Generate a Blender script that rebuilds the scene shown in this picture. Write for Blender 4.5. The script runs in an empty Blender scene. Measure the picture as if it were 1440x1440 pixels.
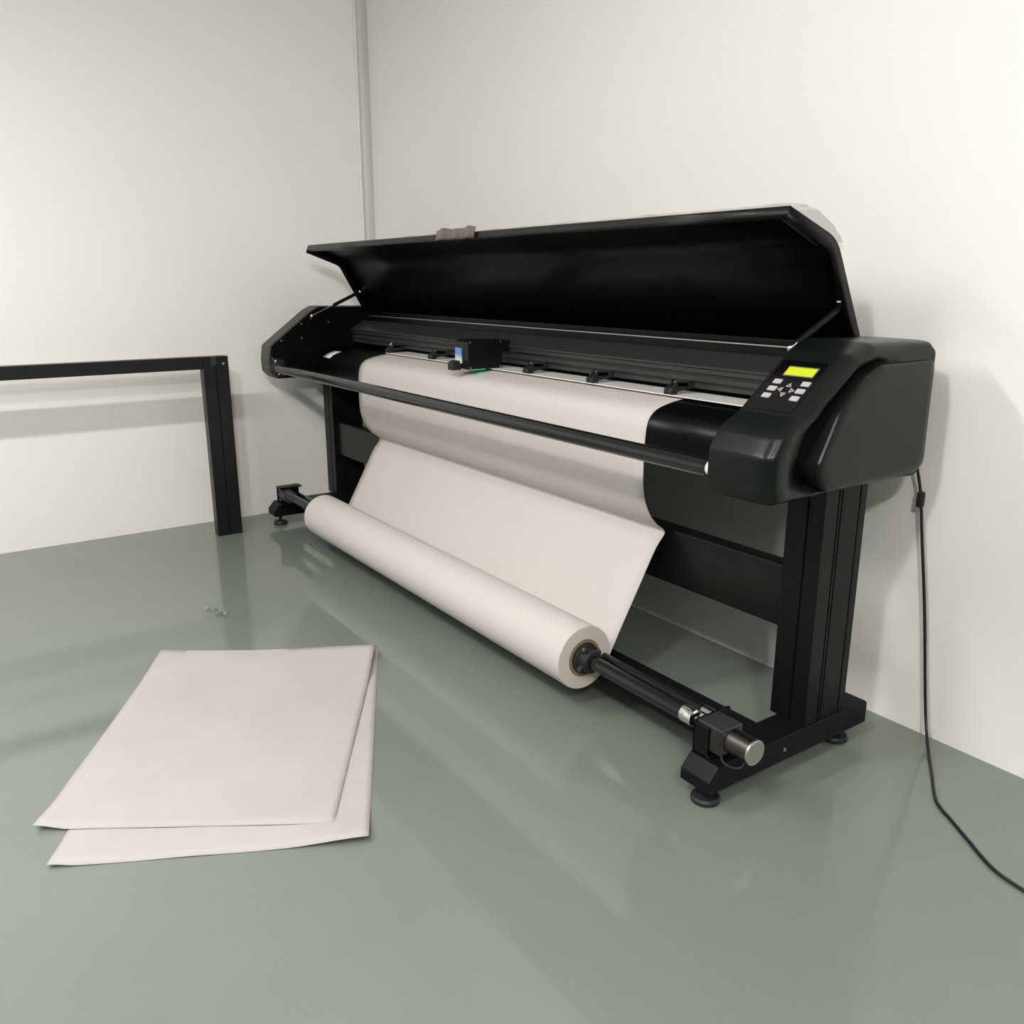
import bpy, bmesh, math, random
from mathutils import Vector, Matrix
random.seed(7)
D = bpy.data
COL = bpy.context.scene.collection
scene = bpy.context.scene

# ------------------------------------------------------------------ materials
def mat(name, color, rough=0.5, metal=0.0, spec=0.5, emit=None, emit_s=0.0, bump=0.0, bump_scale=200.0,
        noise_rough=0.0, coat=0.0):
    m = D.materials.new(name); m.use_nodes = True
    nt = m.node_tree; b = nt.nodes['Principled BSDF']
    b.inputs['Base Color'].default_value = (*color, 1)
    b.inputs['Roughness'].default_value = rough
    b.inputs['Metallic'].default_value = metal
    b.inputs['Specular IOR Level'].default_value = spec
    b.inputs['Coat Weight'].default_value = coat
    if emit:
        b.inputs['Emission Color'].default_value = (*emit, 1)
        b.inputs['Emission Strength'].default_value = emit_s
    if bump or noise_rough:
        tc = nt.nodes.new('ShaderNodeTexCoord')
        n = nt.nodes.new('ShaderNodeTexNoise'); n.inputs['Scale'].default_value = bump_scale
        n.inputs['Detail'].default_value = 4
        nt.links.new(tc.outputs['Object'], n.inputs['Vector'])
        if bump:
            bp = nt.nodes.new('ShaderNodeBump'); bp.inputs['Strength'].default_value = bump
            bp.inputs['Distance'].default_value = 0.002
            nt.links.new(n.outputs['Fac'], bp.inputs['Height'])
            nt.links.new(bp.outputs['Normal'], b.inputs['Normal'])
        if noise_rough:
            mr = nt.nodes.new('ShaderNodeMapRange')
            mr.inputs['To Min'].default_value = rough - noise_rough
            mr.inputs['To Max'].default_value = rough + noise_rough
            nt.links.new(n.outputs['Fac'], mr.inputs['Value'])
            nt.links.new(mr.outputs['Result'], b.inputs['Roughness'])
    return m

def mottled(name, c1, c2, scale, rough, bump=0.0, bump_scale=60.0, spec=0.5, detail=4):
    m = mat(name, c1, rough, spec=spec)
    nt = m.node_tree; b = nt.nodes['Principled BSDF']
    tc = nt.nodes.new('ShaderNodeTexCoord')
    n = nt.nodes.new('ShaderNodeTexNoise'); n.inputs['Scale'].default_value = scale
    n.inputs['Detail'].default_value = detail
    cr = nt.nodes.new('ShaderNodeValToRGB')
    cr.color_ramp.elements[0].position = 0.35; cr.color_ramp.elements[0].color = (*c1, 1)
    cr.color_ramp.elements[1].position = 0.65; cr.color_ramp.elements[1].color = (*c2, 1)
    nt.links.new(tc.outputs['Object'], n.inputs['Vector'])
    nt.links.new(n.outputs['Fac'], cr.inputs['Fac'])
    nt.links.new(cr.outputs['Color'], b.inputs['Base Color'])
    if bump:
        n2 = nt.nodes.new('ShaderNodeTexNoise'); n2.inputs['Scale'].default_value = bump_scale
        n2.inputs['Detail'].default_value = 3
        bp = nt.nodes.new('ShaderNodeBump'); bp.inputs['Strength'].default_value = bump
        bp.inputs['Distance'].default_value = 0.002
        nt.links.new(tc.outputs['Object'], n2.inputs['Vector'])
        nt.links.new(n2.outputs['Fac'], bp.inputs['Height'])
        nt.links.new(bp.outputs['Normal'], b.inputs['Normal'])
    return m

M = {}
M['wall'] = mottled('wall_paint', (0.85, 0.835, 0.80), (0.865, 0.85, 0.815), 0.8, 0.6, bump=0.03, bump_scale=150)
M['ceil'] = mat('ceiling_paint', (0.66, 0.655, 0.64), 0.8)
M['wallg'] = mat('grey_wall_paint', (0.50, 0.495, 0.48), 0.7)
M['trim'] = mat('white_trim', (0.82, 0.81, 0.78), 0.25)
M['trimsh'] = mat('shaded_trim', (0.60, 0.595, 0.58), 0.4)  # corner cove, its shade put into the colour as a darker grey
M['floor'] = mottled('epoxy_floor', (0.168, 0.199, 0.168), (0.183, 0.212, 0.182), 1.3, 0.07, bump=0.02, bump_scale=3.0, spec=0.5)
M['black'] = mat('black_powder_coat', (0.0042, 0.0056, 0.0046), 0.38, spec=.16, bump=0.06, bump_scale=700)
M['blackpl'] = mat('black_moulded_plastic', (0.0052, 0.0074, 0.0058), 0.29, spec=.24, bump=0.05, bump_scale=500)
M['side'] = mat('black_satin_cover', (0.050, 0.050, 0.041), 0.5, spec=.40)
M['inner'] = mat('black_inner_metal', (0.0020, 0.0026, 0.0022), 0.34, spec=.17)
M['rail'] = mat('anodised_rail', (0.026, 0.030, 0.027), 0.38, spec=.45)
M['gloss'] = mat('gloss_black', (0.003, 0.003, 0.003), 0.14, spec=.4)
M['bar'] = mat('black_bar', (0.0062, 0.0064, 0.0064), 0.17, spec=.5)
M['rubber'] = mat('black_rubber', (0.011, 0.012, 0.011), 0.55)
M['chrome'] = mat('chrome', (0.8, 0.8, 0.8), 0.12, metal=1.0)
M['steel'] = mat('brushed_steel', (0.55, 0.54, 0.51), 0.38, metal=1.0)
M['motor'] = mat('dark_motor_steel', (0.10, 0.095, 0.085), 0.36, metal=1.0)
M['gear'] = mat('gearbox_grey', (0.03, 0.03, 0.033), 0.35)
M['paper'] = mat('white_paper', (0.565, 0.535, 0.508), 0.75, spec=0.2)
M['papend'] = mat('paper_end_grain', (0.62, 0.57, 0.50), 0.85, bump=0.3, bump_scale=300)
M['card'] = mat('cardboard_core', (0.22, 0.165, 0.10), 0.8)
M['floorpap'] = mottled('used_paper', (0.415, 0.390, 0.374), (0.44, 0.414, 0.396), 5, 0.8, bump=0.5, bump_scale=14, spec=0.2)
M['white'] = mat('white_plastic', (0.80, 0.80, 0.77), 0.35)
M['lcd'] = mat('lcd_glow', (0.16, 0.18, 0.01), 0.3, emit=(0.72, 0.80, 0.015), emit_s=0.68)
M['lcdframe'] = mat('lcd_rim', (0.10, 0.10, 0.09), 0.3)
M['key'] = mat('grey_key', (0.42, 0.40, 0.41), 0.45)
M['green'] = mat('green_led', (0.02, 0.4, 0.15), 0.3, emit=(0.05, 0.9, 0.4), emit_s=.5)
M['cord'] = mat('black_cord', (0.008, 0.008, 0.008), 0.4)
M['frame'] = mat('black_frame_metal', (0.007, 0.0075, 0.0072), 0.36, spec=.35)
M['tape'] = mat('brown_tape', (0.135, 0.115, 0.095), 0.28)

def sticker_mat():
    m = mat('blue_white_sticker', (0.8, 0.8, 0.8), 0.4)
    nt = m.node_tree; b = nt.nodes['Principled BSDF']
    tc = nt.nodes.new('ShaderNodeTexCoord'); s = nt.nodes.new('ShaderNodeSeparateXYZ')
    cr = nt.nodes.new('ShaderNodeValToRGB')
    e = cr.color_ramp.elements
    e[0].position = 0.25; e[0].color = (0.62, 0.72, 0.66, 1)
    e[1].position = 0.62; e[1].color = (0.12, 0.25, 0.55, 1)
    nt.links.new(tc.outputs['Generated'], s.inputs[0])
    nt.links.new(s.outputs['Z'], cr.inputs['Fac'])
    nt.links.new(cr.outputs['Color'], b.inputs['Base Color'])
    return m
M['stick'] = sticker_mat()

def film_mat(name, opac):
    m = D.materials.new(name); m.use_nodes = True
    nt = m.node_tree; nt.nodes.clear()
    out = nt.nodes.new('ShaderNodeOutputMaterial')
    tr = nt.nodes.new('ShaderNodeBsdfTransparent'); tr.inputs['Color'].default_value = (0.97, 0.97, 0.96, 1)
    gl = nt.nodes.new('ShaderNodeBsdfGlossy'); gl.inputs['Roughness'].default_value = 0.12
    gl.inputs['Color'].default_value = (0.9, 0.9, 0.88, 1)
    fr = nt.nodes.new('ShaderNodeLayerWeight'); fr.inputs['Blend'].default_value = 0.35
    mul = nt.nodes.new('ShaderNodeMath'); mul.operation = 'MULTIPLY_ADD'
    mul.inputs[1].default_value = 0.3; mul.inputs[2].default_value = opac
    mx = nt.nodes.new('ShaderNodeMixShader')
    nt.links.new(fr.outputs['Fresnel'], mul.inputs[0])
    nt.links.new(mul.outputs[0], mx.inputs['Fac'])
    nt.links.new(tr.outputs[0], mx.inputs[1]); nt.links.new(gl.outputs[0], mx.inputs[2])
    nt.links.new(mx.outputs[0], out.inputs['Surface'])
    return m
M['film'] = film_mat('clear_film', 0.02)
M['scrap'] = film_mat('clear_scrap', 0.18)

# ------------------------------------------------------------------ mesh helpers
class MB:
    def __init__(s): s.bm = bmesh.new()
    def box(s, x0, x1, y0, y1, z0, z1):
        v = [s.bm.verts.new(p) for p in ((x0,y0,z0),(x1,y0,z0),(x1,y1,z0),(x0,y1,z0),(x0,y0,z1),(x1,y0,z1),(x1,y1,z1),(x0,y1,z1))]
        for f in ((0,3,2,1),(4,5,6,7),(0,1,5,4),(1,2,6,5),(2,3,7,6),(3,0,4,7)):
            s.bm.faces.new([v[i] for i in f])
        return s
    def prism(s, prof, x0, x1):                      # closed yz profile swept along x
        a = [s.bm.verts.new((x0, y, z)) for y, z in prof]
        b = [s.bm.verts.new((x1, y, z)) for y, z in prof]
        n = len(prof)
        for i in range(n):
            j = (i+1) % n
            s.bm.faces.new((a[i], a[j], b[j], b[i]))
        s.bm.faces.new(a); s.bm.faces.new(b[::-1])
        return s
    def prism_z(s, prof, z0, z1):                    # closed xy profile swept along z
        a = [s.bm.verts.new((x, y, z0)) for x, y in prof]
        b = [s.bm.verts.new((x, y, z1)) for x, y in prof]
        n = len(prof)
        for i in range(n):
            j = (i+1) % n
            s.bm.faces.new((a[i], a[j], b[j], b[i]))
        s.bm.faces.new(a[::-1]); s.bm.faces.new(b)
        return s
    def cyl(s, p0, p1, r0, r1=None, n=32, caps=True):
        r1 = r0 if r1 is None else r1
        p0 = Vector(p0); p1 = Vector(p1); d = (p1-p0).normalized()
        u = d.orthogonal().normalized(); w = d.cross(u)
        ra, rb = [], []
        for i in range(n):
            a = 2*math.pi*i/n; e = u*math.cos(a)+w*math.sin(a)
            ra.append(s.bm.verts.new(p0+e*r0)); rb.append(s.bm.verts.new(p1+e*r1))
        for i in range(n):
            j = (i+1) % n
            s.bm.faces.new((ra[i], ra[j], rb[j], rb[i]))
        if caps:
            s.bm.faces.new(ra[::-1]); s.bm.faces.new(rb)
        return s
    def lathe_x(s, pts, y, z, n=64, close=False):    # pts: (x, r) revolved about the x axis through (y, z)
        rings = []
        for x, r in pts:
            rings.append([s.bm.verts.new((x, y+r*math.cos(2*math.pi*i/n), z+r*math.sin(2*math.pi*i/n))) for i in range(n)])
        m = len(rings)
        for k in range(m if close else m-1):
            A, B = rings[k], rings[(k+1) % m]
            for i in range(n):
                j = (i+1) % n
                s.bm.faces.new((A[i], A[j], B[j], B[i]))
        if not close:
            s.bm.faces.new(rings[0][::-1]); s.bm.faces.new(rings[-1])
        return s
    def lathe_z(s, pts, x, y, n=40):                 # pts: (r, z)
        rings = [[s.bm.verts.new((x+r*math.cos(2*math.pi*i/n), y+r*math.sin(2*math.pi*i/n), z)) for i in range(n)] for r, z in pts]
        for A, B in zip(rings, rings[1:]):
            for i in range(n):
                j = (i+1) % n
                s.bm.faces.new((A[i], A[j], B[j], B[i]))
        s.bm.faces.new(rings[0][::-1]); s.bm.faces.new(rings[-1])
        return s
    def ball(s, c, r):
        bmesh.ops.create_uvsphere(s.bm, u_segments=16, v_segments=10, radius=r, matrix=Matrix.Translation(c))
        return s
    def tube(s, pts, r, n=12):
        pts = [Vector(p) for p in pts]; rings = []
        u = None
        for i, p in enumerate(pts):
            d = (pts[min(i+1, len(pts)-1)]-pts[max(i-1, 0)]).normalized()
            u = d.orthogonal().normalized() if u is None else (u-d*u.dot(d)).normalized()
            w = d.cross(u)
            rings.append([s.bm.verts.new(p+(u*math.cos(2*math.pi*k/n)+w*math.sin(2*math.pi*k/n))*r) for k in range(n)])
        for A, B in zip(rings, rings[1:]):
            for i in range(n):
                j = (i+1) % n
                s.bm.faces.new((A[i], A[j], B[j], B[i]))
        s.bm.faces.new(rings[0][::-1]); s.bm.faces.new(rings[-1])
        return s
    def grid(s, rows):                               # rows of points -> open sheet
        V = [[s.bm.verts.new(p) for p in r] for r in rows]
        for a, b in zip(V, V[1:]):
            for i in range(len(a)-1):
                s.bm.faces.new((a[i], a[i+1], b[i+1], b[i]))
        return s
    def build(s, name, m, parent=None, bevel=0.0, seg=2, smooth=35, solid=0.0, normals=True):
        if normals: bmesh.ops.recalc_face_normals(s.bm, faces=s.bm.faces)
        me = D.meshes.new(name)
        org = root_of(parent)
        if org is not None: bmesh.ops.translate(s.bm, verts=s.bm.verts, vec=-org)
        s.bm.to_mesh(me); s.bm.free()
        me.materials.append(M[m] if isinstance(m, str) else m)
        o = D.objects.new(name, me); COL.objects.link(o)
        if parent: o.parent = parent
        for p in me.polygons: p.use_smooth = True
        me.set_sharp_from_angle(angle=math.radians(smooth))
        if solid:
            md = o.modifiers.new('thickness', 'SOLIDIFY'); md.thickness = solid; md.offset = 0
        if bevel:
            md = o.modifiers.new('edges', 'BEVEL'); md.width = bevel; md.segments = seg
            md.limit_method = 'ANGLE'; md.angle_limit = math.radians(40); md.harden_normals = True
        return o
def root_of(p):
    if p is None: return None
    while p.parent: p = p.parent
    return Vector(p.location)
def thing(name, label, cat, loc):
    o = D.objects.new(name, None); COL.objects.link(o); o.location = loc
    o.empty_display_size = 0.1
    o['label'] = label; o['category'] = cat
    return o
def tag(o, label, cat, group=None):
    o['label'] = label; o['category'] = cat
    if group: o['group'] = group
    return o
def struct(o): o['kind'] = 'structure'; return o
def rebase(o):                                       # put a single-mesh thing's origin at its base
    vs = o.data.vertices
    c = Vector((sum(v.co.x for v in vs)/len(vs), sum(v.co.y for v in vs)/len(vs), min(v.co.z for v in vs)))
    o.data.transform(Matrix.Translation(-c)); o.location = c
    return o
def spline(pts, n=8):
    pts = [Vector(p) for p in pts]; out = []
    for i in range(len(pts)-1):
        p0 = pts[max(i-1, 0)]; p1 = pts[i]; p2 = pts[i+1]; p3 = pts[min(i+2, len(pts)-1)]
        for k in range(n):
            t = k/n
            out.append(0.5*((2*p1)+(p2-p0)*t+(2*p0-5*p1+4*p2-p3)*t*t+(3*p1-p0-3*p2+p3)*t**3))
    out.append(pts[-1]); return out
def fillet(prof, radii, n=6):                        # round the corners of a closed 2d polygon
    out = []; N = len(prof)
    for i, p in enumerate(prof):
        r = radii[i] if isinstance(radii, (list, tuple)) else radii
        P = Vector(p); A = Vector(prof[i-1])-P; B = Vector(prof[(i+1) % N])-P
        if r <= 0: out.append(tuple(P)); continue
        ang = A.angle(B); t = min(r/math.tan(ang/2), A.length*0.48, B.length*0.48)
        a = P+A.normalized()*t; b = P+B.normalized()*t
        for k in range(n+1):
            q = k/n
            out.append(tuple(a*(1-q)**2+P*2*q*(1-q)+b*q*q))
    return out

# ------------------------------------------------------------------ the room
XL, YB, H = -4.55, 2.215, 2.9
XR, YF = 6.5, -8.0
struct(MB().box(XL-.1, XR+.1, YF-.1, YB+.1, -.1, 0).build('floor', 'floor'))
struct(MB().box(XL-.1, XR+.1, YF-.1, YB+.1, H, H+.1).build('ceiling', 'ceil'))
struct(MB().box(XL-.1, XL, YF-.1, YB+.1, 0, H).build('wall_left', 'wall'))
struct(MB().box(XL, XR, YB, YB+.1, 0, H).build('wall_back', 'wall'))
struct(MB().box(XR, XR+.1, YF-.1, YB+.1, 0, H).build('wall_right', 'wallg'))
struct(MB().box(XL, XR, YF-.1, YF, 0, H).build('wall_front', 'wallg'))
# rounded corner moulding with a small bead along its left-wall edge
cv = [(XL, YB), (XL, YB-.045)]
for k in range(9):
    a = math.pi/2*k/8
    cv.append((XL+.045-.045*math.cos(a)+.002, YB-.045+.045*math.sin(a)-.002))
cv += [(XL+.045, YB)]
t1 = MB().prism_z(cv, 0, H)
struct(t1.build('trim_1', 'trimsh'))
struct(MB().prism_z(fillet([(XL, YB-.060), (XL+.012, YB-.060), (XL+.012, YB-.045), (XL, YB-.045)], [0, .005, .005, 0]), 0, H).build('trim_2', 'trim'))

# ------------------------------------------------------------------ plotter
XA, XB = -4.24, -1.34                                # inner faces of the two end covers
plot = thing('plotter', 'long black wide-format plotter on two legs with its lid open, white paper running through it',
             'plotter', (-2.8, 1.75, 0))

# legs and feet
for k, (px0, px1, fx0, fx1, yo) in enumerate(((-1.335, -1.225, -1.314, -1.220, 0), (-4.385, -4.270, -4.345, -4.250, .03))):
    y0, y1 = 1.78+yo, 1.95+yo
    g, d = .004, .005
    prof = [(px0, y0), (px1-.05, y0), (px1-.05, y0+d), (px1-.045, y0+d), (px1-.045, y0), (px1, y0)]
    for gy in (y0+.052, y0+.064, y0+.140):
        prof += [(px1, gy), (px1-d, gy), (px1-d, gy+g), (px1, gy+g)]
    prof += [(px1, y1), (px0, y1)]
    MB().prism_z(prof, .12, .785).build('leg_post', 'black', plot, bevel=.0012, seg=1)
    f = [(1.425+yo, .052), (1.42+yo, .058), (1.42+yo, .085), (1.452+yo, .121), (2.045, .121), (2.055, .112), (2.055, .052)]
    ft = MB().prism(f, fx0, fx1).build('foot', 'black', plot, bevel=.004, seg=3)
    MB().cyl((fx1-.001, 1.70, .085), (fx1+.002, 1.70, .085), .005, n=14).build('bolt', 'steel', ft)
    xc = (fx0+fx1)/2
    for yy in (1.465+yo, 1.985):
        MB().lathe_z([(.030, 0), (.036, .004), (.037, .012), (.033, .018), (.014, .022), (.009, .024), (.009, .054)], xc, yy).build('leveling_pad', 'rubber', ft)
# beams between the legs
cb = MB().prism(fillet([(1.83, .345), (1.83, .520), (1.878, .520), (1.878, .345)], [.002, .011, .003, .002], 6), -4.28, -1.33).build('cross_beam', 'blackpl', plot)
MB().prism([(1.60, .062), (1.60, .112), (1.608, .12), (1.70, .12), (1.708, .112), (1.708, .062)], -4.26, -1.31).build('floor_crossbar', 'black', plot, bevel=.003)

# left end cover
Lp = [(1.480, .80), (1.477, .86), (1.487, .93), (1.709, 1.097), (1.752, 1.119), (2.055, 1.116), (2.07, 1.10), (2.07, .79), (2.055, .767), (1.515, .766)]
Lf = fillet(Lp, [.02, .02, .03, .03, .02, .012, .012, .02, .012, .035], 5)
lc = MB().prism(Lf, -4.375, XA-.012).build('side_cover', 'side', plot, bevel=.014, seg=4)
cy, cz = 1.80, .93
Li = [(cy+(y-cy)*.985, cz+(z-cz)*.982) for y, z in Lf]
MB().prism(Li, XA-.014, XA).build('inner_plate', 'inner', lc, bevel=.002)
for sy, sz in ((1.705, 1.060), (1.655, 1.035), (1.652, .965), (1.545, .955), (1.492, .870), (1.535, .79), (1.80, 1.04)):
    MB().cyl((XA-.002, sy, sz), (XA+.002, sy, sz), .0042, n=12).build('screw', 'steel', lc)

# right control housing -------------------------------------------------
P = fillet([(1.500, .768), (1.483, .80), (1.483, .875), (1.512, .921), (1.580, .9565), (1.745, 1.088), (1.815, 1.112), (2.050, 1.108), (2.078, 1.085), (2.078, .80), (2.05, .768)],
           [.012, .015, .03, .03, .03, .05, .04, .015, .02, .03, .02], 6)
Dp = fillet([(1.838, 1.062), (2.058, 1.062), (2.062, .80), (2.02, .783), (1.66, .782), (1.622, .835), (1.690, .962), (1.768, 1.034)],
            [.03, .025, .035, .03, .04, .045, .08, .08], 7)
CY, CZ = 1.86, .93
def polar(poly, a):
    dx, dz = math.cos(a), math.sin(a); best = None
    for i in range(len(poly)):
        x1, z1 = poly[i][0]-CY, poly[i][1]-CZ
        x2, z2 = poly[(i+1) % len(poly)][0]-CY, poly[(i+1) % len(poly)][1]-CZ
        ex, ez = x2-x1, z2-z1
        den = dx*ez-dz*ex
        if abs(den) < 1e-12: continue
        t = (x1*ez-z1*ex)/den; u = (x1*dz-z1*dx)/den
        if t > 0 and -1e-6 <= u <= 1+1e-6 and (best is None or t > best): best = t
    return best
# angles: every profile vertex plus a regular fan
angs = sorted(set([round(2*math.pi*i/220, 5) for i in range(220)] +
                  [round(math.atan2(z-CZ, y-CY) % (2*math.pi), 5) for y, z in P]))
ang2 = [angs[0]]
for a in angs[1:]:
    if a-ang2[-1] > .004: ang2.append(a)
rp = [polar(P, a) for a in ang2]; rd = [polar(Dp, a) for a in ang2]
def sm(x): x = max(0, min(1, x)); return x*x*(3-2*x)
ein = [.35+.65*sm((.85-math.cos(a))/.5) for a in ang2]
wt = []
for a, r in zip(ang2, rd):
    y, z = CY+r*math.cos(a), CZ+r*math.sin(a)
    wt.append(sm((1.92-y)/.20)*sm((z-.775)/.03) if z > .78 else 0)
XO = -1.160
bm = bmesh.new(); rings = []
def ring(fr, fx):
    rings.append([bm.verts.new((fx(i), CY+fr(i)*math.cos(a), CZ+fr(i)*math.sin(a))) for i, a in enumerate(ang2)])
ring(lambda i: rp[i], lambda i: XB)
ring(lambda i: rp[i], lambda i: XO-.062)
ring(lambda i: rp[i]-.0008, lambda i: XO-.034)
ring(lambda i: rp[i]-.004, lambda i: XO-.016)
ring(lambda i: max(rd[i]+.001, rp[i]-.014*ein[i]), lambda i: XO-.006)
ring(lambda i: max(rd[i]+.0005, rp[i]-.028*ein[i]), lambda i: XO)
mix = lambda f: (lambda i: max(rd[i]+.0003, rd[i]+(rp[i]-.028*ein[i]-rd[i])*f))
ring(mix(.75), lambda i: XO-.004*wt[i])
ring(mix(.50), lambda i: XO-.014*wt[i])
ring(mix(.32), lambda i: XO-.026*wt[i])
ring(mix(.26), lambda i: XO-.030*wt[i])
ring(mix(.24), lambda i: XO-.040*wt[i])
ring(mix(.10), lambda i: XO-.044*wt[i])
ring(lambda i: rd[i], lambda i: XO-.046*wt[i])
ring(lambda i: rd[i]-.0004, lambda i: XO+.004)
ring(lambda i: rd[i]-.003, lambda i: XO+.0095)
ring(lambda i: rd[i]-.009, lambda i: XO+.0125)
ring(lambda i: rd[i]-.03, lambda i: XO+.0135)
n = len(ang2)
for A, B in zip(rings, rings[1:]):
    for i in range(n):
        j = (i+1) % n
        bm.faces.new((A[i], A[j], B[j], B[i]))
bm.faces.new(rings[0][::-1])
c = bm.verts.new((XO+.0137, CY, CZ))
for i in range(n): bm.faces.new((rings[-1][i], rings[-1][(i+1) % n], c))
hm = MB(); hm.bm.free(); hm.bm = bm
house = hm.build('control_housing', 'blackpl', plot, smooth=42)
# control panel on the sloping face
sy, sz = .165, .1315; sl = math.hypot(sy, sz); ey, ez = sy/sl, sz/sl; ny, nz = -ez, ey
def onp(x, s, h): return (x, 1.580+ey*s+ny*h, .9565+ez*s+nz*h)        # s: distance up the slope
def slab(mb, pts, h0, h1):
    a = [mb.bm.verts.new(onp(x, s, h0)) for x, s in pts]; b = [mb.bm.verts.new(onp(x, s, h1)) for x, s in pts]
    k = len(pts)
    for i in range(k):
        j = (i+1) % k; mb.bm.faces.new((a[i], a[j], b[j], b[i]))
    mb.bm.faces.new(a); mb.bm.faces.new(b[::-1]); return mb
def S(y): return (y-1.580)/ey
def rect(x0, x1, y0, y1): return [(x0, S(y0)), (x1, S(y0)), (x1, S(y1)), (x0, S(y1))]
cp = slab(MB(), fillet(rect(-1.331, -1.203, 1.588, 1.716), .004, 3), -.003, .0014).build('control_panel', 'gloss', plot, bevel=.0006, seg=1)
slab(MB(), rect(-1.302, -1.218, 1.675, 1.701), .0008, .0022).build('screen_rim', 'lcdframe', cp)
slab(MB(), rect(-1.299, -1.221, 1.6775, 1.698), .001, .0028).build('screen', 'lcd', cp)
for bx in (-1.300, -1.222):
    for by in (1.659, 1.6405, 1.622):
        slab(MB(), fillet(rect(bx-.0115, bx+.0115, by-.0058, by+.0058), .002, 2), .001, .0034).build('button', 'key', cp, bevel=.0005, seg=1)
def arrow(cx, cy0, rot):
    out = []
    for R_ in (.0082, .0042):
        tri = []
        for k in range(3):
            a = rot+k*2*math.pi/3
            tri.append((cx+R_*math.cos(a), S(cy0)+R_*math.sin(a)))
        out.append(tri)
    mb = MB()
    for k in range(3):
        j = (k+1) % 3
        slab(mb, [out[0][k], out[0][j], out[1][j], out[1][k]], .001, .003)
    mb.build('arrow_button', 'key', cp)
arrow(-1.261, 1.6515, math.pi/2); arrow(-1.261, 1.6290, -math.pi/2); arrow(-1.2765, 1.640, math.pi); arrow(-1.2455, 1.640, 0)

# paper guide (curved black apron) with platen
G = [(1.9641, 0.9077), (1.8558, 0.9062), (1.7960, 0.8974), (1.7465, 0.8809), (1.7207, 0.8520), (1.7135, 0.8067), (1.7125, 0.7757), (1.7156, 0.7531)]
Gs = [p for p in spline([(y, z, 0) for y, z in G], 6)]
rows = [[(x, p.x, p.y) for x in (XA, -3.0, -2.0, XB)] for p in Gs]
apron = MB().grid(rows).build('paper_guide', 'inner', plot, solid=.003, normals=True)
lab = [p for p in Gs if 1.728 < p.x < 1.799]
MB().grid([[(x, p.x-.0022, p.y+.0028) for x in (-4.16, -4.12, -4.078)] for p in lab]).build('sticker', 'white', apron, solid=.0005)
MB().box(-3.69, XB-.001, 1.843, 1.958, .9165, .9195).build('platen_strip', 'white', plot)
# rear panel and bottom pan close the body between the covers
MB().prism([(1.955, .898), (1.955, .76), (2.06, .76), (2.06, 1.088), (2.038, 1.088), (2.038, 1.066), (2.012, 1.066), (2.012, .898)], XA, XB).build('rear_body', 'inner', plot, bevel=.002)
MB().box(XA+.03, XB-.005, 2.0100, 2.0125, 1.0660, 1.0705).build('hinge_strip', 'steel', plot, bevel=.002)
# carriage rail: sloping top face and grooved front
R0 = [(1.9300, 0.9355), (1.9300, 0.9479), (1.9383, 0.9479), (1.9383, 0.9551), (1.9300, 0.9551), (1.9300, 0.9706), (1.9403, 0.9706), (1.9403, 0.9799), (1.9300, 0.9799), (1.9300, 0.9933),
      (1.9238, 0.9964), (1.9238, 1.0026), (1.9919, 1.0417), (2.011, 1.0417), (2.011, 0.9355)]
MB().prism(R0, XA, XB).build('rail', 'rail', plot, bevel=.0012, seg=1)
# pinch rollers
for px in (-3.67, -3.268, -2.564, -2.201, -1.838):
    a = MB()
    a.prism([(1.8558, 0.9201), (1.8496, 0.9428), (1.8682, 0.9572), (1.9342, 0.9459), (1.9342, 0.9345), (1.8713, 0.9263)], px-.013, px-.007)
    a.prism([(1.8558, 0.9201), (1.8496, 0.9428), (1.8682, 0.9572), (1.9342, 0.9459), (1.9342, 0.9345), (1.8713, 0.9263)], px+.007, px+.013)
    a.box(px-.013, px+.013, 1.868, 1.918, .941, .953)
    a.box(px-.02, px+.02, 1.912, 1.935, .9345, .951)
    pr = a.build('pinch_roller', 'rubber', plot, bevel=.001, seg=1)
    MB().lathe_x([(px-.017, .010), (px-.016, .0135), (px-.006, .0135), (px-.005, .011), (px+.005, .011), (px+.006, .0135), (px+.016, .0135), (px+.017, .010)], 1.853, .928, 24).build('wheel', 'rubber', pr)
    MB().cyl((px, 1.871, .949), (px, 1.862, .960), .0075, n=14).build('screw', 'chrome', pr)
# print carriage
car = MB().prism(fillet([(1.735, .920), (1.735, 1.021), (1.752, 1.029), (1.890, 1.029), (1.890, .920)], [.004, .008, .008, .006, .004]), -2.877, -2.784)
car.box(-2.865, -2.795, 1.88, 1.935, .978, 1.023)
car = car.build('print_carriage', 'blackpl', plot, bevel=.003)
MB().box(-2.873, -2.829, 1.7305, 1.736, .941, .999).build('sticker', 'stick', car)
MB().prism(fillet([(1.699, .915), (1.699, .943), (1.713, .951), (1.736, .951), (1.736, .915)], .003), -2.877, -2.838).build('knob', 'rubber', car, bevel=.002)
MB().box(-2.820, -2.788, 1.76, 1.815, .9175, .9202).build('indicator', 'green', car)
for a, b in ((1.744, 1.021), (1.880, 1.021), (1.744, .926), (1.880, .926)):
    MB().cyl((-2.786, a, b), (-2.7825, a, b), .004, n=12).build('screw', 'steel', car)

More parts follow.
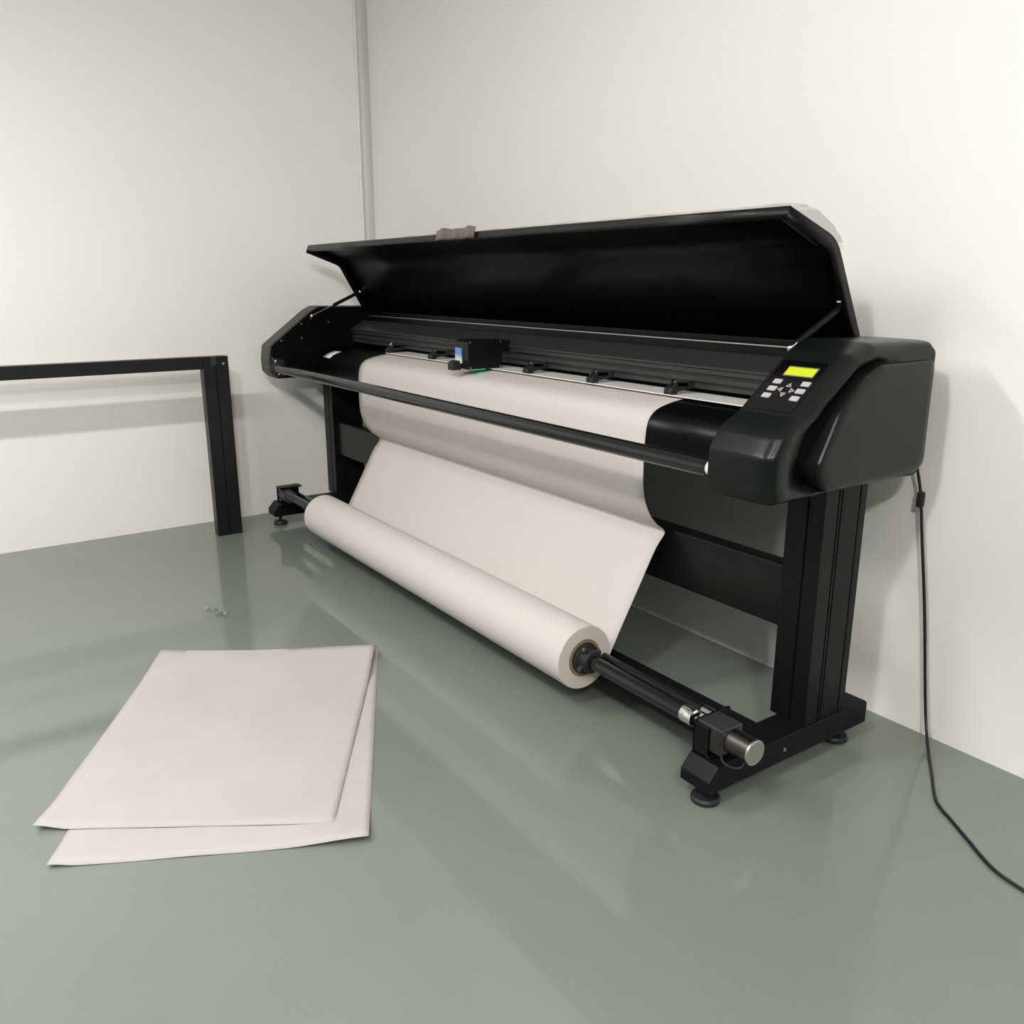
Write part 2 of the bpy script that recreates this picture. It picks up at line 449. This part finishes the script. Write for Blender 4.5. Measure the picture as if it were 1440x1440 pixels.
# lid: folded sheet with lip and end flanges
hinge, bend, tip, lip = (2.045, 1.082), (1.897, 1.345), (1.712, 1.412), (1.706, 1.390)
outer = [hinge] + [tuple(v) for v in []]
def bez(a, p, b, n=6): return [tuple(Vector(a)*(1-t)**2+Vector(p)*2*t*(1-t)+Vector(b)*t*t) for t in [i/n for i in range(n+1)]]
hb = Vector(bend)+(Vector(hinge)-Vector(bend)).normalized()*.035
bt = Vector(bend)+(Vector(tip)-Vector(bend)).normalized()*.035
skin = [hinge] + bez(hb, bend, bt) + [tip, lip, (1.714, 1.384)]
LX0, LX1 = XA+.006, XB-.006
rows = [[(x, y, z) for x in [LX0+(LX1-LX0)*k/6 for k in range(7)]] for y, z in skin]
lid = MB().grid(rows).build('lid', 'inner', plot, solid=.003, smooth=25)
band = skin[:-2]
def inset(pl, d):
    out = []
    for i, p in enumerate(pl):
        a = Vector(pl[max(i-1, 0)]); b = Vector(pl[min(i+1, len(pl)-1)])
        t = (b-a).normalized(); nrm = Vector((t.y, -t.x))
        if nrm.dot(Vector((1.80, 1.15))-Vector(p)) < 0: nrm = -nrm
        out.append(tuple(Vector(p)+nrm*d))
    return out
ins = inset(band, .036)
for x in (LX0, LX1):
    mb = MB()
    for i in range(len(band)-1):
        for xx in (x-.0015, x+.0015): pass
    rows = [[(x, *band[i]), (x, *ins[i])] for i in range(len(band))]
    mb.grid(rows).build('end_flange', 'inner', lid, solid=.003)
MB().prism([(1.722, 1.386), (1.722, 1.394), (1.86, 1.338), (1.86, 1.330)], LX1-.034, LX1-.026).build('stiffener', 'rail', lid)
# gas struts
for x in (XA+.022, XB-.022):
    a = Vector((x, 1.705, 1.072)); b = Vector((x, 1.975, 1.189)); m_ = a.lerp(b, .44)
    if x > -2: a = Vector((x, 1.775, 1.088)); m_ = a.lerp(b, .13)
    st = MB().cyl(m_, b, .0085, n=20).build('gas_strut', 'black', plot)
    MB().cyl(a, m_, .0038, n=14).build('rod', 'chrome', st)
    q = MB().ball(b, .0115); q.cyl(b, b+Vector((.016 if x > -2 else -.016, 0, 0)), .005, n=12)
    q.build('ball_joint', 'chrome', st)
    MB().ball(a, .009).build('ball_joint', 'chrome', st)
MB().box(XB-.046, XB-.026, 1.976, 1.988, 1.193, 1.197).build('strut_bracket', 'steel', lid)

# front bar
by_, bz_ = 1.508, .8232
fb = MB().lathe_x([(XA+.02, .019), (XA+.02, .022), (XB-.017, .022), (XB-.016, .019)], by_, bz_, 40).build('front_bar', 'bar', plot)
MB().lathe_x([(XB-.018, .0165), (XB-.015, .0185), (XB, .0185)], by_, bz_, 32).build('end_cap', 'white', fb)
bk = MB().prism(fillet([(1.495, .782), (1.483, .86), (1.512, .872), (1.548, .86), (1.552, .79), (1.53, .776)], .006), XA, XA+.014)
bk.cyl((XA, by_, bz_), (XA+.03, by_, bz_), .026, n=28)
bk = bk.build('bar_bracket', 'rubber', plot, bevel=.0015)
for y, z in ((1.500, .858), (1.515, .795), (1.540, .790)):
    MB().cyl((XA+.012, y, z), (XA+.020, y, z), .0062, n=14).build('bolt', 'chrome', bk)
MB().tube(spline([(XA+.022, 1.495, .848), (XA+.026, 1.502, .825), (XA+.024, 1.515, .808), (XA+.022, 1.535, .800)]), .0022, 8).build('spring', 'chrome', bk)

# take-up spindle, brackets, motor
AY, AZ, RR = 1.500, .179, .097
PX0, PX1 = -3.71, -1.787
sp = MB().lathe_x([(-4.20, .019), (-4.20, .0205), (-1.384, .0205), (-1.384, .018)], AY, AZ, 40).build('take_up_spindle', 'bar', plot)
MB().lathe_x([(-1.385, .0215), (-1.383, .0225), (-1.346, .0225), (-1.342, .018), (-1.340, .010), (-1.309, .010)], AY, AZ, 32).build('collar', 'chrome', sp)
for xe, sg in ((PX1, 1), (PX0, -1)):
    fl = [(xe-.030*sg, .046), (xe+.012*sg, .046), (xe+.014*sg, .043), (xe+.016*sg, .034), (xe+.042*sg, .034), (xe+.044*sg, .031), (xe+.044*sg, .021)]
    q = MB().lathe_x(fl, AY, AZ, 40)
    for k in range(4):
        a = k*math.pi/2+.5
        q.cyl((xe+.022*sg, AY+.030*math.cos(a), AZ+.030*math.sin(a)), (xe+.022*sg, AY+.044*math.cos(a), AZ+.044*math.sin(a)), .010, n=14)
    fo = q.build('core_flange', 'rubber', sp, bevel=.001, seg=1)
    for k in range(4):
        a = k*math.pi/2+.5
        MB().cyl((xe+.022*sg, AY+.043*math.cos(a), AZ+.043*math.sin(a)), (xe+.022*sg, AY+.0455*math.cos(a), AZ+.0455*math.sin(a)), .0032, n=10).build('screw', 'chrome', sp)
gr = MB().lathe_x([(-4.24, .017), (-4.24, .018), (-1.386, .018), (-1.386, .017)], 1.576, .157, 28).build('guide_rod', 'bar', plot)
MB().lathe_x([(-1.387, .017), (-1.386, .0185), (-1.333, .0185), (-1.312, .017)], 1.576, .157, 28).build('collar', 'chrome', gr)
# motor side (right)
br = MB().box(-1.311, -1.303, 1.455, 1.580, .121, .208)
br.box(-1.311, -1.262, 1.455, 1.461, .121, .203)
br.box(-1.311, -1.255, 1.455, 1.575, .121, .128)
br = br.build('spindle_bracket', 'black', plot, bevel=.0025)
mo = MB().box(-1.304, -1.226, 1.4625, 1.537, .1405, .2085).build('take_up_motor', 'gear', plot, bevel=.003)
MB().box(-1.262, -1.229, 1.4605, 1.464, .147, .202).build('gear_plate', 'motor', mo)
MB().lathe_x([(-1.229, .027), (-1.228, .031), (-1.160, .031), (-1.1585, .029)], AY, AZ-.005, 40).build('motor_can', 'motor', mo)
MB().lathe_x([(-1.160, .0295), (-1.1595, .0318), (-1.155, .0318), (-1.1535, .030)], AY, AZ-.005, 40).build('end_disc', 'steel', mo)
MB().tube(spline([(-1.232, 1.470, .146), (-1.222, 1.466, .131), (-1.197, 1.466, .128), (-1.172, 1.470, .136), (-1.164, 1.476, .152)]), .0025, 8).build('wire', 'rubber', mo)
# idle side (left)
bl = MB().box(-4.262, -4.252, 1.472, 1.590, .121, .216)
bl.box(-4.262, -4.205, 1.472, 1.590, .208, .216)
bl.box(-4.262, -4.205, 1.472, 1.590, .121, .129)
bl = bl.build('spindle_bracket', 'black', plot, bevel=.003)
MB().lathe_x([(-4.252, .028), (-4.25, .034), (-4.165, .034), (-4.16, .030), (-4.14, .026), (-4.13, .022)], AY+.01, AZ-.008, 32).build('bearing_cup', 'gear', bl)
for y, z in ((1.484, .198), (1.484, .142)):
    MB().cyl((-4.253, y, z), (-4.246, y, z), .006, n=12).build('bolt', 'steel', bl)

# ------------------------------------------------------------------ roll of paper with the sheet running from the plotter
roll = thing('paper_roll', 'large white paper roll low on the take-up spindle, its sheet hanging above',
             'paper roll', ((PX0+PX1)/2, AY, AZ-RR))
# wound body: hollow, slightly eased edges
MB().lathe_x([(PX0, .057), (PX0, RR-.0015), (PX0+.0015, RR), (PX1-.0015, RR), (PX1, RR-.0015), (PX1, RR-.003), (PX1, .057)], AY, AZ, 96, close=True).build('wound_paper', 'paper', roll, smooth=30)
for x, sg in ((PX1, 1), (PX0, -1)):
    MB().lathe_x([(x-.002*sg, .0575), (x+.0006*sg, .0575), (x+.0006*sg, RR-.0025), (x-.002*sg, RR-.0025)], AY, AZ, 96, close=True).build('end_face', 'papend', roll)
MB().lathe_x([(PX0-.003, .0475), (PX0-.003, .0570), (PX1+.003, .0570), (PX1+.003, .0475)], AY, AZ, 64, close=True).build('cardboard_core', 'card', roll)
path = [(1.9331, 0.9103), (1.8558, 0.9103), (1.7950, 0.9015), (1.7445, 0.8855), (1.7176, 0.8551), (1.7094, 0.8067), (1.7073, 0.7345), (1.7094, 0.6726), (1.7187, 0.6232), (1.7403, 0.5778), (1.7692, 0.5438),
        (1.7970, 0.5231), (1.8063, 0.5097), (1.7996, 0.4974), (1.7682, 0.4597), (1.7115, 0.3602), (1.6496, 0.2520), (1.5862, 0.1391), (1.5671, 0.1144)]
pp = spline([(y, z, 0) for y, z in path], 7)
NX = 40
rows = []
for k, p in enumerate(pp):
    q = k/len(pp)
    loose = math.exp(-((q-.62)/.16)**2)
    row = []
    for i in range(NX+1):
        x = PX0+.001+(PX1-PX0-.002)*i/NX
        w = .0035*loose*math.sin(x*2.1+.7)+.0015*loose*math.sin(x*5.3)
        row.append((x, p.x+w, p.y-.3*w))
    rows.append(row)
MB().grid(rows).build('paper_sheet', 'paper', roll, smooth=60, solid=.0006)

# ------------------------------------------------------------------ clear wrap and tape left on the lid
wrap = [(1.706, 1.390), (1.7045, 1.402), (1.709, 1.4160), (1.74, 1.4185), (1.79, 1.410), (1.84, 1.390), (1.885, 1.366), (1.909, 1.340), (1.922, 1.318)]
ws = spline([(y, z, 0) for y, z in wrap], 4)
NXW = 150
rows = []
for k, p in enumerate(ws):
    q = k/(len(ws)-1)
    amp = min(1, max(0, (q-.16)*3))
    row = []
    for i in range(NXW+1):
        x = LX0+.01+(LX1-LX0-.008)*i/NXW
        puff = .35+.65*max(0, (x+3.2)/1.9)
        base = 1-(.62*(1-puff))*amp
        jit = amp*(.004*math.sin(x*9+q*7)+.003*math.sin(x*23-q*13)+.002*math.sin(x*51+q*31))
        # pull towards the lid skin where the wrap lies flat
        cy_, cz_ = 1.86, 1.30
        sk = Vector((p.x-.010*(1-base)*(1 if p.x > 1.86 else .4), p.y-.020*(1-base)))
        row.append((x, sk.x+jit*.5+.0008, sk.y+abs(jit)))
    rows.append(row)
film = MB().grid(rows).build('protective_wrap', 'film', None, smooth=80)
tag(rebase(film), 'clear plastic protective wrap left over the top edge of the open plotter lid', 'plastic wrap')
tp = []
NT = 40
for i in range(NT+1):
    u = i/NT; x = -2.935+.27*u
    bump_ = .006*max(0, math.sin(u*math.pi*3.0-.3))**1.2*(1 if u > .12 else .3)
    yb = 1.7015-.012*math.sin(u*math.pi*3.0-.3)**2
    tp.append([(x-.015*(1-v), yb-.003*math.sin(v*3.1), 1.390+.037*v+bump_*(v*.8+.2)) for v in (0, .25, .5, .75, 1)])
tape = MB().grid(tp).build('packing_tape', 'tape', None, smooth=70, solid=.0008)
tag(rebase(tape), 'short piece of brown packing tape buckled on the top edge of the plotter lid', 'tape')

# ------------------------------------------------------------------ power cord
pts = [(-1.236, 2.10, .84), (-1.232, 2.155, .80), (-1.224, 2.176, .742), (-1.212, 2.180, .683), (-1.195, 2.183, .568), (-1.164, 2.186, .373), (-1.136, 2.186, .172), (-1.112, 2.176, .055),
       (-1.07, 2.125, .012), (-1.000, 2.024, .0048), (-.940, 1.935, .0048), (-.905, 1.903, .0045), (-.878, 1.886, .0045), (-.806, 1.838, .0045), (-.727, 1.787, .0045), (-.655, 1.769, .0045), (-.56, 1.76, .0045), (-.40, 1.80, .0045), (-.1, 1.95, .0045)]
cd = thing('power_cord', 'thin black power cord hanging from the right end of the plotter to the floor', 'cord', (-.94, 1.935, 0))
MB().tube(spline(pts, 8), .0042, 10).build('cable', 'cord', cd)
MB().lathe_z([(.006, .657), (.0105, .661), (.0105, .697), (.006, .701)], -1.212, 2.180, 20).build('connector', 'cord', cd)

# ------------------------------------------------------------------ black metal frame by the left wall
fr = thing('metal_frame', 'black metal frame of square tubes standing along the left white wall, rail on upright post', 'frame', (-4.28, .28, 0))
def upright(y0, y1):
    prof = [(-4.31, y0), (-4.25, y0), (-4.25, (y0+y1)/2-.003), (-4.255, (y0+y1)/2), (-4.25, (y0+y1)/2+.003), (-4.25, y1), (-4.31, y1)]
    return MB().prism_z(prof, 0, .893).build('post', 'frame', fr, bevel=.002)
po = upright(1.155, 1.277)
for y, z in ((1.205, .855), (1.252, .857)):
    MB().cyl((-4.251, y, z), (-4.248, y, z), .0055, n=14).build('bolt', 'steel', po)
MB().box(-4.253, -4.2475, 1.192, 1.218, .850, .891).build('tab', 'rail', po)
upright(-.70, -.578)
MB().box(-4.312, -4.254, -.578, 1.155, .834, .893).build('rail', 'frame', fr, bevel=.003)

# ------------------------------------------------------------------ folded paper on the floor
A, B, C_, D_ = Vector((-2.935, .570)), Vector((-2.527, 1.180)), Vector((-1.700, .667)), Vector((-2.078, .078))
A2, B2, F_, E_ = Vector((-2.92, .575)), Vector((-2.505, 1.180)), Vector((-1.592, .706)), Vector((-1.912, .085))
def bil(a, b, c, d, u, v): return (a*(1-u)+b*u)*(1-v)+(d*(1-u)+c*u)*v
rows = []
NU, NV = 40, 34
for k in range(NV, -1, -1):                          # lower leaf, from its free edge back to the fold
    v = k/NV; row = []
    for i in range(NU+1):
        u = i/NU; p = bil(A2, B2, F_, E_, u, v)
        z = .0012+.016*sm((v-.86)/.14)*sm((u-.72)/.28)+.008*sm((v-.9)/.1)*sm((.1-u)/.1)+.0015*math.sin(u*9+v*4)**2*v
        row.append((p.x, p.y, z))
    rows.append(row)
for k in range(1, 6):                                # the rounded fold
    a = math.pi*k/6; row = []
    for i in range(NU+1):
        u = i/NU; p = (A2*(1-u)+B2*u)*(1-k/6)+(A*(1-u)+B*u)*(k/6)
        hgt = .010+.016*sm((u-.4)/.6)+.004*sm((.12-u)/.1)
        off = Vector((-.83, .56))*(.6*hgt*math.sin(a))
        row.append((p.x+off.x, p.y+off.y, .0012+hgt*(1-math.cos(a))/2))
    rows.append(row)
for k in range(NV+1):                                # upper leaf
    v = k/NV; row = []
    for i in range(NU+1):
        u = i/NU; p = bil(A, B, C_, D_, u, v)
        hgt = .010+.016*sm((u-.4)/.6)+.004*sm((.12-u)/.1)
        z = .0045+hgt*(1-sm(v/.28))+.012*sm((v-.88)/.12)*sm((.12-u)/.12)+.003*math.sin(u*5+1)*math.sin(v*6)**2*.6
        if u > .94: z += .002*sm((u-.94)/.06)
        row.append((p.x, p.y, max(z, .004)))
    rows.append(row)
fp = MB().grid(rows).build('folded_paper', 'floorpap', None, smooth=70, solid=.0006)
tag(rebase(fp), 'large sheet of white paper folded over and lying on the grey-green floor', 'paper')

# ------------------------------------------------------------------ scrap of clear plastic on the floor
rows = []
for i in range(15):
    u = i/14
    rows.append([(-3.262+.10*u+.010*math.sin(u*9), .800+.035*u+.03*v+.008*math.sin(u*13+v*3), .0035+.013*abs(math.sin(u*8+v*4))+.004*math.sin(v*9+u*5)**2) for v in [k/6 for k in range(7)]])
sc = MB().grid(rows).build('plastic_scrap', 'scrap', None, smooth=50, solid=.0004)
tag(rebase(sc), 'small crumpled scrap of clear plastic on the floor behind the folded paper', 'plastic scrap')

# ------------------------------------------------------------------ lights
def lamp(name, loc, r, power, color=(1, .965, .945)):
    l = D.lights.new(name, 'POINT'); l.shadow_soft_size = r
    l.energy = power; l.color = color
    o = D.objects.new(name, l); COL.objects.link(o); o.location = loc
    return o
lamp('ceiling_and_fill_lamp', (-.55, -.60, 2.55), .10, 98)
lamp('ceiling_and_fill_lamp', (1.15, -.60, 2.55), .10, 160)  # added fill light with no known source, brightens the walls
tl = D.lights.new('ceiling_tube', 'AREA'); tl.shape = 'RECTANGLE'; tl.size = .10; tl.size_y = 2.6
tl.energy = 84; tl.color = (1, .965, .945)
to = D.objects.new('ceiling_tube', tl); COL.objects.link(to); to.location = (-2.55, -1.35, 2.55)

w = D.worlds.new('world'); scene.world = w; w.use_nodes = True
w.node_tree.nodes['Background'].inputs[0].default_value = (.9, .9, .88, 1)
w.node_tree.nodes['Background'].inputs[1].default_value = .0

# ------------------------------------------------------------------ camera
cam = D.cameras.new('camera'); co = D.objects.new('camera', cam); COL.objects.link(co)
cam.sensor_width = 36; cam.lens = 1209/1440*36; cam.clip_start = .02
co.location = (0, 0, 1.25)
co.rotation_euler = (math.pi/2-math.atan(327/1209), 0, math.radians(55.2))
scene.camera = co
vs = scene.view_settings
vs.view_transform = 'Standard'; vs.look = 'None'; vs.gamma = 1; vs.exposure = 0.2; vs.use_curve_mapping = False
